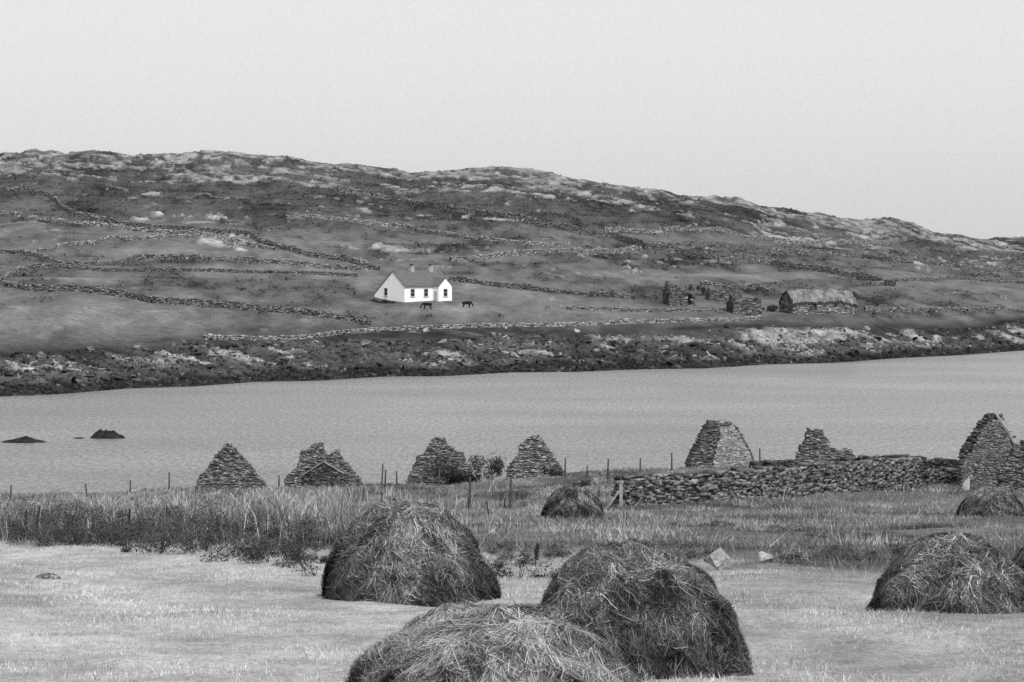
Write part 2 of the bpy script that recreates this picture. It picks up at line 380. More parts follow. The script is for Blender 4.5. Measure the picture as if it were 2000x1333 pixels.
# ------------------------------------------------------------------ STONE COURSES (gables, ruins)
def courses(mb, w, top, thick, ch, sl, c0, c1, zmax, org=(0, 0, 0), a=0, holes=(), z0=-.5, x0=0, jit=.2):
    cen = []; siz = []; col = []; fc = []; fs = []
    z = z0; ca, sa = math.cos(a), math.sin(a)
    def T(x, y, zz): return (org[0]+x*ca-y*sa, org[1]+x*sa+y*ca, org[2]+zz)
    while z < zmax:
        h = ch*U_(.7, 1.35)
        xs = [x0+w*i/200 for i in range(201)]
        ok = [x for x in xs if top(x) > z+h*.6]
        if ok:
            xm = ok[0]+U_(-.1, .08); xM = ok[-1]+U_(-.08, .1); x = xm
            while x < xM-.05:
                l = min(sl*U_(.3, 1.9), xM-x); mid = x+l/2
                if top(mid) > z+h*.45 and not any(hx0 < mid < hx1 and hz0 < z+h/2 < hz1 for hx0, hx1, hz0, hz1 in holes):
                    parts = [(0, h)] if U_(0, 1) < .65 else [(0, h*.5), (h*.5, h*.5)]
                    for dz, hh in parts:
                        o = U_(-.06, .06)*min(1, thick/.5)
                        cen.append(T(mid, o, z+dz+hh/2+U_(-.3, .3)*ch)); siz.append((l*1.0, thick*U_(.92, 1.1), hh*U_(.85, 1.45)))
                        col.append(U_(c0, c1)*(1.5 if U_(0, 1) < .12 else 1)*(.5 if U_(0, 1) < .1 else 1))
                    fc.append(T(mid, 0, z+h/2)); fs.append((l*1.03, thick*U_(.86, .92), h*1.05))
                x += l
        z += h
    add_boxes(mb, cen, siz, a, col, jit, jit)
    add_boxes(mb, fc, fs, a, c0*.8, 0, 0)

def interp_top(pts, jag=0.0):
    xs = [p[0] for p in pts]; ys = [p[1] for p in pts]; sd = U_(0, 50)
    return lambda x: float(np.interp(x, xs, ys, left=-9, right=-9))+(jag*float(fbm(x/.5+sd, sd, 3, 3, .7)) if jag else 0)

def gable(px, Y, prof, rot, label, thick=.6, name='ruined_gable', c0=.09, c1=.27, group='ruined stone gables by the water', jag=.25):
    p = near_at(px, Y); root = empty(name, p, rot)
    tag(root, label, 'ruined gable', group)
    mb = MB(); w = prof[-1][0]
    courses(mb, w, interp_top([(x-w/2, z) for x, z in prof], jag), thick, .082, .24, c0, c1, max(z for _, z in prof)+.25, x0=-w/2)
    mb.build('stone_wall', M_stone, root)
    return root, w
def face(root, name, pts, y, c0, c1):
    mb = MB(); xs = [p[0] for p in pts]
    courses(mb, max(xs)-min(xs), interp_top(pts, .1), .14, .07, .2, c0, c1, max(p[1] for p in pts)+.1, org=(0, y, 0), x0=min(xs), z0=-.4, jit=.12)
    mb.build(name, M_stone, root)
s = 215/F
def prof_px(px0, base, pts, k=1.0):
    return [((x-px0)*s*k, (base-y)*s) for x, y in pts]
gable(452, 215, prof_px(383, 955, [(383, 940), (392, 924), (405, 915), (420, 892), (440, 866), (450, 860), (460, 872), (478, 894), (490, 902), (500, 920), (521, 944)]), .05, 'leftmost ruined gable, a neat pointed triangle of stones against the water', jag=.15)
r, w = gable(631, 215, prof_px(555, 950, [(555, 935), (568, 920), (580, 908), (590, 885), (612, 868), (628, 867), (636, 886), (658, 880), (680, 908), (706, 940)]), -.05, 'ruined gable with a lower dark gable outline on its face, second from left')
mb = MB(); courses(mb, 3.0, interp_top([(-1.5, .8), (0, 1.78), (1.5, .9)]), .3, .082, .24, .05, .14, 2.0, org=(.1, -.36, 0), x0=-1.5, z0=-.4); mb.build('lower_gable', M_stone, r)
for b in ((-1.45, .88), (1.65, .95)):
    a = (.1, 1.86)
    dx, dz = b[0]-a[0], b[1]-a[1]; ln = math.hypot(dx, dz); nx, nz = -dz/ln*.035, dx/ln*.035
    vs = []
    for yy in (-.6, -.25):
        vs += [(a[0]+nx, yy, a[1]+nz), (b[0]+nx, yy, b[1]+nz), (b[0]-nx, yy, b[1]-nz), (a[0]-nx, yy, a[1]-nz)]
    mp('roof_coping', vs, [[0, 1, 2, 3], [4, 5, 6, 7], [0, 1, 5, 4], [1, 2, 6, 5], [2, 3, 7, 6], [3, 0, 4, 7]], M_plaster, r)
gable(862, 215, prof_px(797, 945, [(797, 935), (808, 916), (818, 894), (834, 884), (844, 862), (858, 850), (872, 852), (882, 872), (905, 882), (918, 905), (934, 936)]), .1, 'ruined gable with a dark bush growing against its right side')
gable(1046, 215, prof_px(988, 930, [(988, 915), (1000, 898), (1012, 886), (1012, 866), (1035, 849), (1050, 846), (1060, 855), (1080, 885), (1103, 920)]), -.1, 'lichen speckled gable with one ragged side, fourth from left', c0=.11, c1=.32, jag=.1)
r, w = gable(1406, 215, prof_px(1342, 912, [(1342, 895), (1350, 878), (1362, 860), (1378, 828), (1388, 821), (1424, 822), (1438, 838), (1455, 868), (1470, 896)], 1.1), .45, 'flat topped gable with a pale face behind the rubble wall', thick=.9, c0=.07, c1=.2, jag=.15)
hw = w/2
face(r, 'pale_face', [(-.3*hw, .7), (-.12*hw, 2.2), (-.1*hw, 2.8), (.05*hw, 3.05), (.3*hw, 3.1), (.45*hw, 2.6), (.62*hw, 1.9), (.85*hw, .9), (.95*hw, .4)], -.52, .24, .36)
gable(1612, 213, prof_px(1555, 908, [(1555, 896), (1562, 875), (1572, 860), (1580, 836), (1588, 846), (1594, 834), (1606, 838), (1610, 852), (1618, 858), (1622, 876), (1640, 884), (1655, 876), (1672, 888)]), .15, 'tumbled narrow gable stump with a low broken wall to its right', jag=.3)
s = 172/F
r, w = gable(1936, 172, prof_px(1882, 948, [(1874, 893), (1886, 872), (1924, 812), (1932, 805), (1952, 806), (1974, 842), (1994, 880)], 1.12), -.45, 'tallest ruined gable with smooth coping at the far right of the ruins', c0=.06, c1=.14, jag=.04)
hw = w/2; zt = (948-805)*s
face(r, 'flat_face', [(-.93*hw, 1.2), (-.6*hw, 2.2), (-.2*hw, 3.6), (.05*hw, zt-.35), (.3*hw, zt-.3), (.6*hw, 2.9), (.9*hw, 1.9)], -.33, .14, .24)
mp('coping', [(.22*hw, -.42, zt+.1), (w*.5, -.42, 2.2), (w*.5, -.42, 1.98), (.22*hw, -.42, zt-.1), (.22*hw, .37, zt+.1), (w*.5, .37, 2.2), (w*.5, .37, 1.98), (.22*hw, .37, zt-.1)],
   [[0, 1, 2, 3], [4, 5, 6, 7], [0, 1, 5, 4], [1, 2, 6, 5], [2, 3, 7, 6], [3, 0, 4, 7]], M_plaster, r)
s = 165/F
gable(1998, 166, prof_px(1948, 945, [(1948, 905), (1962, 892), (1978, 866), (1995, 846), (2020, 834), (2045, 870)]), 0, 'ruined gable fragment cut off by the right edge of the view', c0=.06, c1=.2)

def nxy(lst): return [((u-1000)/F*Y, Y) for u, Y in lst]
hns = lambda x, y: float(hn(x, y))
def dense(XY, st=.8): return resample(XY, st)
rubble_wall('rubble_wall', dense(nxy([(1208, 150), (1300, 152), (1450, 155), (1620, 162), (1792, 171)])), hns, 1.5, .65, .15, .26, .07, .22, 'long rubble wall of loose stones across the meadow in front of the gables', None, .16, jit=.28, rise=.22, wl=2)
rubble_wall('rubble_wall', dense(nxy([(1640, 204), (1760, 200), (1870, 190)])), hns, 1.0, .6, .17, .35, .04, .12, 'dark low wall on the skyline between the gable stump and the tallest gable', None, .15)  # stones coloured dark to stand for the wall's shadow side
rubble_wall('rubble_wall', dense(nxy([(1782, 172), (1830, 175), (1905, 177)])), hns, .9, .6, .16, .3, .04, .13, 'dark lower wall joining the end of the long rubble wall to the tallest gable', None, .3, wl=2, jit=.25)
rubble_wall('rubble_wall', dense(nxy([(1560, 206), (1500, 208), (1468, 210)])), hns, .55, .6, .18, .4, .05, .13, 'ankle high line of stones right of the pale faced gable', None, .4)
rubble_wall('rubble_wall', dense(nxy([(1120, 190), (1140, 190), (1165, 190)])), hns, .35, .6, .16, .4, .03, .09, 'small dark heap of stones left of the long rubble wall', None, .4)
t = empty('gate_post', near_at(1213, 148.5)); tag(t, 'pale wooden post with a slanting brace at the left end of the rubble wall', 'post')
boxes('post', [((-.08, -.08, -.3), (.08, .08, 1.15))], M_wood, t)
o = boxes('brace', [((-.05, -.05, -.65), (.05, .05, .65))], M_wood, t); o.location = (-.38, -.05, .42); o.rotation_euler = (0, .62, 0)

# ------------------------------------------------------------------ WHITE HOUSE
def window(parent, x0, z0, ww, hh, y, axis='x'):
    t = .07
    def P(a, b):
        (u0, d0, w0), (u1, d1, w1) = a, b
        if axis == 'x': return ((u0, y+d0, w0), (u1, y+d1, w1))
        return ((y+d0, u0, w0), (y+d1, u1, w1))
    fr = boxes('window', [P((x0, -.08, z0), (x0+ww, -.002, z0+t)), P((x0, -.08, z0+hh-t), (x0+ww, -.002, z0+hh)), P((x0, -.075, z0+t), (x0+t, -.004, z0+hh-t)), P((x0+ww-t, -.075, z0+t), (x0+ww, -.004, z0+hh-t)),
                          P((x0+t, -.07, z0+hh/2-.03), (x0+ww-t, -.03, z0+hh/2+.03))], M_paint, parent)
    boxes('pane', [P((x0+t, -.05, z0+t), (x0+ww-t, -.006, z0+hh-t))], M_glass, fr)
    boxes('sill', [P((x0-.08, -.14, z0-.1), (x0+ww+.08, -.003, z0-.005))], M_paint, fr)
th = math.radians(42)
p = at_far(790, 590)
hs = empty('white_house', (p[0], p[1], p[2]+.15), th)
tag(hs, 'whitewashed house with slate roof and two chimneys standing alone on the hillside', 'house')
Lh, D1, D2, EV, RG = 12.0, 6.9, 9.2, 3.05, 5.8; ry = 3.5
e2 = RG-(D2-ry)*(RG-EV)/ry
vs = []
for x in (0, Lh): vs += [(x, 0, -2), (x, D2, -2), (x, D2, e2), (x, ry, RG), (x, 0, EV)]
mp('wall', vs, [[0, 1, 2, 3, 4], [5, 6, 7, 8, 9], [0, 1, 6, 5], [1, 2, 7, 6], [2, 3, 8, 7], [3, 4, 9, 8], [4, 0, 5, 9]], M_white, hs)
sl_ = (RG-EV)/ry
def slab(x0, x1, ya, za, yb, zb, t=.14, off=.02):
    vs = []
    for x in (x0, x1): vs += [(x, ya, za+off), (x, yb, zb+off), (x, yb, zb+off+t), (x, ya, za+off+t)]
    return vs, [[0, 1, 2, 3], [4, 5, 6, 7], [0, 1, 5, 4], [1, 2, 6, 5], [2, 3, 7, 6], [3, 0, 4, 7]]
v1, f1 = slab(-.12, Lh+.12, -.3, EV-.3*sl_, ry, RG)
v2, f2 = slab(-.12, Lh+.12, ry+.003, RG, D2+.2, e2-.2*sl_)
rf = mp('roof', v1+v2, f1+[[i+8 for i in q] for q in f2], M_slate, hs)
M_chim = mat('chimney_render', .34, 3, .3)
for cx in (4.7, 9.5):
    ch = boxes('chimney', [((cx-.45, ry-.4, RG-.3), (cx+.45, ry+.4, RG+.95)), ((cx-.52, ry-.47, RG+.95), (cx+.52, ry+.47, RG+1.1))], M_chim, rf)
    boxes('chimney_pot', [((cx-.17, ry-.17, RG+1.1), (cx+.17, ry+.17, RG+1.45))], M_dark, ch)
x0, x1, pr_ = 7.1, 10.5, -1.9; xm = (x0+x1)/2; pe, pk = 2.95, 4.5
vs = []
for y in (pr_, -.001): vs += [(x0, y, -2), (x1, y, -2), (x1, y, pe), (xm, y, pk), (x0, y, pe)]
po = mp('porch', vs, [[0, 1, 2, 3, 4], [5, 6, 7, 8, 9], [0, 1, 6, 5], [1, 2, 7, 6], [2, 3, 8, 7], [3, 4, 9, 8], [4, 0, 5, 9]], M_white, hs)
vs = []; fs = []
ps = (pk-pe)/(xm-x0)
for sx, ex in ((-1, x0), (1, x1)):
    n = len(vs)
    yb_hi = (pk-EV)/sl_
    vs += [(ex+sx*.15, pr_-.12, pe-.15*ps+.02), (xm+sx*.002, pr_-.12, pk+.02), (xm+sx*.002, yb_hi, pk+.06), (ex+sx*.15, -.15, pe-.15*ps+.04)]
    vs += [(v[0], v[1], v[2]+.12) for v in vs[n:n+4]]
    fs += [[q+n for q in f] for f in [[0, 1, 2, 3], [4, 5, 6, 7], [0, 1, 5, 4], [1, 2, 6, 5], [2, 3, 7, 6], [3, 0, 4, 7]]]
mp('porch_roof', vs, fs, M_slate, po)
window(hs, 1.5, .95, 1.05, 1.5, 0); window(hs, 4.9, .95, 1.05, 1.5, 0)
window(po, xm-.5, .95, 1.0, 1.5, pr_)
window(hs, 5.1, 1.1, 1.0, 1.5, 0, 'y')
boxes('door', [((x0-.06, -1.4, 0), (x0-.003, -.5, 2.0))], M_paint, po)

# ------------------------------------------------------------------ THATCHED COTTAGE + RUINS
th = math.radians(24); p = at_far(1550, 614)
ct = empty('thatched_cottage', (p[0], p[1], p[2]+.45), th)
tag(ct, 'long low stone cottage with a ragged thatched roof on the right shore', 'cottage')
Lc, Dc, ev, rg = 15.2, 6.0, 2.1, 4.6
FK = dict(jit=.1, z0=-2.0)
mb = MB(); courses(mb, Lc, lambda x: ev if 0 <= x <= Lc else -9, .5, .28, .55, .12, .3, ev, holes=[(4.2, 5.3, 0, 1.9), (9.4, 10.3, .9, 1.7)], org=(0, .25, 0), **FK); mb.build('front_wall', M_stone, ct)
mb = MB(); courses(mb, Lc, lambda x: ev if 0 <= x <= Lc else -9, .5, .28, .55, .07, .2, ev, org=(0, Dc-.25, 0), **FK); mb.build('back_wall', M_stone, ct)
gt = lambda x: ev+(rg-ev)*(1-abs(x-Dc/2)/(Dc/2)) if 0 <= x <= Dc else -9
for xx in (.25, Lc-.25):
    mb = MB(); courses(mb, Dc, gt, .5, .28, .55, .08, .18, rg, org=(xx, 0, 0), a=math.pi/2, **FK); mb.build('gable_wall', M_stone, ct)
boxes('door', [((4.2, .2, -.2), (5.3, .3, 1.95))], M_darkwood, ct)
boxes('window', [((9.4, .2, .9), (10.3, .3, 1.75))], M_glass, ct)
mb = MB(); nu, nv = 110, 30
gu, gv = np.meshgrid(np.linspace(0, 1, nu), np.linspace(-1, 1, nv))
tx = -.1+gu*(Lc+.2)+.1*RNG.normal(0, 1, gu.shape); ty = Dc/2+gv*(Dc/2+.3)
tz = rg+.35-(np.abs(gv)**1.5)*(rg-ev+.1)-.7*(np.abs(gu-.5)*2)**5
tz = tz+.25*fbm(tx/1.1, ty/1.1, 3, 7)+.25*fbm(tx/3.5, ty*0, 2, 8)-np.where(np.abs(gv) > .9, .25*RNG.random(gv.shape), 0)
ii = (np.arange(nv-1)[:, None]*nu+np.arange(nu-1)[None]).ravel()
tcol = .15*np.clip(1+.6*fbm(tx/.8, ty/.8, 4, 10), .25, 2)*np.where(np.abs(gv) < .12, .5, 1)
mb.add(np.stack([tx, ty, tz], -1), q=np.stack([ii, ii+1, ii+nu+1, ii+nu], -1), c=tcol.ravel())
mb.add(np.stack([tx, ty, tz-.3], -1), q=np.stack([ii, ii+nu, ii+nu+1, ii+1], -1), c=.06)
mb.build('thatch_roof', M_thatch, ct)

def ruin(px, py, Lr, Dr, th, hs_, label, holes=(), c=(.07, .19), name='stone_ruin', up=.4):
    p = at_far(px, py); root = empty(name, (p[0], p[1], p[2]+up), math.radians(th)); tag(root, label, 'ruin', 'roofless ruins near the thatched cottage')
    def tp(h0, w, sd): return lambda x: h0*(1+.2*float(fbm(x/1.5+sd, sd, 3, 3))) if 0 <= x <= w else -9
    K_ = dict(jit=.1, z0=-2.0)
    mb = MB(); courses(mb, Lr, tp(hs_[0], Lr, 1.1), .55, .26, .5, c[0], c[1], hs_[0]*1.4, holes=holes, **K_); mb.build('front_wall', M_stone, root)
    mb = MB(); courses(mb, Lr, tp(hs_[1], Lr, 2.2), .55, .26, .5, c[0], c[1], hs_[1]*1.4, org=(0, Dr, 0), **K_); mb.build('back_wall', M_stone, root)
    for xx, h0 in ((.25, hs_[2]), (Lr-.25, hs_[3])):
        mb = MB(); courses(mb, Dr-.6, lambda x: h0*(1.35-.7*abs(x-(Dr-.6)/2)/((Dr-.6)/2))*(1+.12*float(fbm(x+xx, 1., 2, 4))) if 0 <= x <= Dr-.6 else -9, .5, .26, .5, c[0]*.7, c[1]*.7, h0*1.6, org=(xx, .3, 0), a=math.pi/2, **K_); mb.build('end_wall', M_stone, root)
ruin(1306, 598, 5.6, 4.0, 14, (3.0, 3.4, 3.2, 3.0), 'roofless stone house with a pale doorway, left of the other ruins', holes=[(3.9, 4.8, -.2, 2.1)])
ruin(1432, 614, 6.0, 4.0, 15, (2.4, 2.7, 2.5, 2.3), 'small roofless stone shed immediately left of the thatched cottage')
ruin(1385, 588, 7.0, 4.0, 5, (1.4, 1.8, 1.6, 1.4), 'crumbled walls of a ruin on the slope between the roofless house and the shed')

# ------------------------------------------------------------------ COWS
def cow(px, py, rz, label):
    V = [(-.65, 0, 1.1, .29), (-.1, 0, 1.0, .35), (.5, 0, 1.03, .33), (.82, 0, 1.08, .21), (1.06, 0, .8, .15), (1.27, 0, .46, .13), (1.33, 0, .16, .08), (-.97, 0, 1.15, .045), (-1.03, 0, .55, .035)]
    E = [(0, 1), (1, 2), (2, 3), (3, 4), (4, 5), (5, 6), (0, 7), (7, 8)]
    for sd in (-1, 1):
        n = len(V); V += [(-.7, .2*sd, .82, .17), (-.56, .22*sd, .6, .11), (-.82, .22*sd, .38, .07), (-.75, .22*sd, .08, .055), (-.7, .22*sd, .02, .06)]; E += [(0, n), (n, n+1), (n+1, n+2), (n+2, n+3), (n+3, n+4)]
        n = len(V); V += [(.5, .2*sd, .72, .13), (.54, .2*sd, .4, .075), (.52, .2*sd, .08, .055), (.57, .2*sd, .02, .06)]; E += [(2, n), (n, n+1), (n+1, n+2), (n+2, n+3)]
        n = len(V); V += [(1.2, .2*sd, .56, .04)]; E += [(5, n)]
    me = bpy.data.meshes.new('cow'); me.from_pydata([v[:3] for v in V], E, []); me.materials.append(M_hide)
    o = bpy.data.objects.new('cow', me); C.objects.link(o)
    md = o.modifiers.new('Skin', 'SKIN'); sk = me.skin_vertices[0].data
    for i, v in enumerate(V): sk[i].radius = (v[3], v[3])
    sk[0].use_root = True
    o.modifiers.new('Sub', 'SUBSURF').levels = 1
    o.modifiers['Sub'].render_levels = 2
    p = at_far(px, py); o.location = p; o.rotation_euler = (0, 0, rz)
    tag(o, label, 'cow', 'black cows grazing by the white house')
cow(834, 604, math.radians(165), 'black cow grazing nearest below the white house')
cow(912, 601, math.radians(25), 'black cow grazing farther right of the white house')

# ------------------------------------------------------------------ ROCKS
def hull_mesh(name, n=16, sx=1, sy=1, sz=.7, c=.22, seed=0, rough=.03):
    rr = random.Random(seed); bm = bmesh.new()
    for _ in range(n):
        a = rr.uniform(0, 6.283); z = rr.uniform(-.5, 1); r = math.sqrt(max(0, 1-z*z*.8))*rr.uniform(.75, 1)
        bm.verts.new((r*math.cos(a)*sx, r*math.sin(a)*sy, z*sz))
    bmesh.ops.convex_hull(bm, input=bm.verts)
    for v in [v for v in bm.verts if not v.link_faces]: bm.verts.remove(v)
    bmesh.ops.subdivide_edges(bm, edges=bm.edges[:], cuts=2, use_grid_fill=True)
    for v in bm.verts:
        k = 1+.06*math.sin(v.co.x*9+seed)*math.cos(v.co.y*11+v.co.z*7)+rr.uniform(-rough, rough)
        v.co *= k
    me = bpy.data.meshes.new(name); bm.to_mesh(me); bm.free()
    at = me.attributes.new('Col', 'FLOAT_COLOR', 'POINT')
    for d in at.data: d.color = (c, c, c, 1)
    me.materials.append(M_rock)
    return me
RK = [hull_mesh('boulder', 12, 1, .8, U_(.5, .8), c, i, .05) for i, c in enumerate([.06, .1, .22, .04, .08, .16])]
def put_rock(me, loc, sc, label, group=None, name='boulder'):
    o = bpy.data.objects.new(name, me); C.objects.link(o); o.location = loc; o.rotation_euler = (U_(-.15, .15), U_(-.15, .15), U_(0, 6.28)); o.scale = (sc, sc, sc)
    return tag(o, label, 'boulder', group)
for i in range(120):
    px = U_(0, 2000); yk2, zk2 = keys(px)
    f_ = U_(.04, 1.0); Y = yk2[1]+f_*30; X = (px-1000)/F*Y
    put_rock(random.choice(RK if f_ > .35 else [RK[0], RK[3], RK[4]]), (X, Y, hf(X, Y)), U_(.35, 1.3), 'grey boulder lying among the rocks of the far shore', 'boulders on the far shore')
SLB = [hull_mesh('rock_slab', 10, 1, .7, .42, c, 40+i, .1) for i, c in enumerate([.2, .26, .16])]
for i, (px, py, wpx) in enumerate([(325, 701, 40), (390, 712, 50), (440, 708, 56), (500, 706, 60), (535, 714, 40), (640, 704, 26), (835, 692, 46), (870, 698, 50), (905, 694, 40), (1005, 696, 40), (1060, 688, 50), (1095, 694, 36), (1110, 702, 30), (1190, 692, 34), (1300, 676, 56), (1340, 672, 50), (1385, 672, 60), (1420, 688, 40), (1480, 668, 60), (1530, 664, 70), (1580, 664, 60), (1630, 664, 60), (1690, 676, 36), (1770, 668, 50), (1800, 666, 50), (1835, 674, 36), (1905, 659, 46), (1975, 645, 50)]):
    p = at_far(px, py); k = wpx*p[1]/F/2
    o = put_rock(SLB[i % 3], (p[0], p[1], p[2]-.15*k), k, 'broad pale rock slab exposed on the bank of the far shore', 'pale rock slabs on the far shore', 'rock_slab'); o.rotation_euler = (-.1, U_(-.18, .18), U_(-.5, .5)); o['category'] = 'rock slab'; o.scale = (k, k, k*U_(.7, 1.2))
RKp = hull_mesh('boulder', 14, 1, .8, .8, .36, 77)
put_rock(RKp, at_far(833, 646), .95, 'large pale boulder on the bank below the white house', None)
put_rock(RKp, at_far(1127, 646), .9, 'pale boulder on the shore wall, right of the white house', None)
put_rock(RKp, at_far(988, 640), .6, 'small pale boulder on the bank between the two larger pale boulders', None)
put_rock(RKp, at_far(412, 662), .6, 'pale boulder at the left end of the shore wall', None)
pt = at_near(1405, 1114); o = put_rock(hull_mesh('boulder', 15, 1, .8, .9, .28, 31), pt+np.array([0, 0, .12]), .36, 'large pale boulder in the grass behind the haycocks'); o.rotation_euler = (.1, .5, .4)
pt = at_near(1494, 1100); put_rock(RKp, pt+np.array([0, 0, .1]), .19, 'small white stone in the grass right of the large pale boulder')
pt = at_near(1040, 1122); put_rock(RKp, pt+np.array([0, 0, .06]), .15, 'small white stone between the two middle haycocks')
pt = near_at(1886, 163.5); o = put_rock(RKp, pt, .5, 'pale upright stone leaning by the wall under the tallest gable'); o.scale = (.33, .3, 1.2); o.rotation_euler = (0, .12, .4)
n = 7000
pxs = RNG.uniform(-60, 2060, n); fr = RNG.uniform(0, .95, n)
cen = np.zeros((n, 3)); cc = np.zeros(n)
for i in range(n):
    yk2 = F*H/(np.interp(pxs[i], SHX, SHY)-500)
    Y = yk2+fr[i]*30; X = (pxs[i]-1000)/F*Y; cen[i] = (X, Y, hf(X, Y)+.03)
    r_ = 6+int(fr[i]*70); c_ = int(np.clip(np.searchsorted(UC, pxs[i]), 0, nc-1)); cc[i] = col[r_, c_]
sz = RNG.lognormal(-1.25, .6, (n, 3))*np.array([1.5, 1, .8]); cc = np.clip(np.maximum(cc, .022)*RNG.lognormal(.1, .65, n), .01, .28)
mb = MB(); add_boxes(mb, cen, sz, RNG.uniform(0, 6, n), cc, .3, .5)
tag(mb.build('shore_rubble', M_rock), 'loose stones and seaweed covered rubble along the far shore', 'rubble', kind='stuff')
def islet(px, py, wpx, hm, label):
    Y = F*H/(py-500); X = (px-1000)/F*Y; wr = wpx*Y/F/2
    nu = 40; gx, gy = np.meshgrid(np.linspace(-1, 1, nu), np.linspace(-1, 1, nu)); rr = np.sqrt(gx**2+gy**2)
    z = hm*(1.15*(1-rr**1.6)*(1+.5*fbm(gx*2+px, gy*2, 4, 3)))-.12
    mb = MB(); ii = (np.arange(nu-1)[:, None]*nu+np.arange(nu-1)[None]).ravel()
    mb.add(np.stack([gx*wr*1.05, gy*wr*.7, z], -1), q=np.stack([ii, ii+1, ii+nu+1, ii+nu], -1), c=.018*(1+.5*fbm(gx*5, gy*5, 3, 2)).ravel())
    o = mb.build('rock_islet', M_rock); o.location = (X, Y, 0); tag(o, label, 'rock', 'dark rocks in the inlet')
islet(48, 864, 100, .5, 'low flat dark rock in the water nearest the left edge')
islet(210, 856, 72, .95, 'rounded dark rock rising from the water, right of the flat rock')
islet(155, 857, 34, .22, 'tiny dark rock just breaking the water beside the rounded rock')

# ------------------------------------------------------------------ POSTS
pm = None
def post(px, py, h, lean=0):
    global pm
    if pm is None:
        mb = MB(); k = 7; a = np.linspace(0, 2*np.pi, k, endpoint=False)
        rings = [(.065, -.3), (.065, 0), (.06, .5), (.055, 1.0), (.03, 1.03)]
        vs = []; q = []
        for r_, z in rings:
            for t_ in a: vs.append((r_*math.cos(t_)+.012*math.sin(z*5), r_*math.sin(t_), z))
        for i in range(len(rings)-1):
            for j in range(k): q.append((i*k+j, i*k+(j+1) % k, (i+1)*k+(j+1) % k, (i+1)*k+j))
        mb.add(vs, q=q, c=.07); o = mb.build('fence_post', M_stone); pm = o.data
    else:
        o = bpy.data.objects.new('fence_post', pm); C.objects.link(o)
    o.location = at_near(px, py); o.scale = (1, 1, h*1.15); o.rotation_euler = (0, lean, U_(0, 3))
    tag(o, 'thin weathered fence post standing in the rough grass near the gables', 'fence post', 'fence posts between the meadow and the gables')
for a in [(330, 960, 1.2, .02), (254, 970, 1.0, .1), (545, 957, .9, 0), (745, 954, 1.5, .08), (752, 952, 1.1, -.15), (775, 952, 1.0, -.05), (710, 987, .9, .03), (857, 955, 1.2, .05), (918, 992, 1.4, 0), (997, 992, 1.4, -.03), (1104, 934, 1.2, 0), (1187, 937, 1.2, -.08), (1250, 924, .9, .05), (1312, 920, 1.1, 0), (1484, 914, 1.2, 0), (450, 960, .9, .06), (640, 957, .8, -.1), (1146, 936, .8, .1), (170, 974, .9, -.1), (20, 980, 1.0, .2)]:
    post(*a)

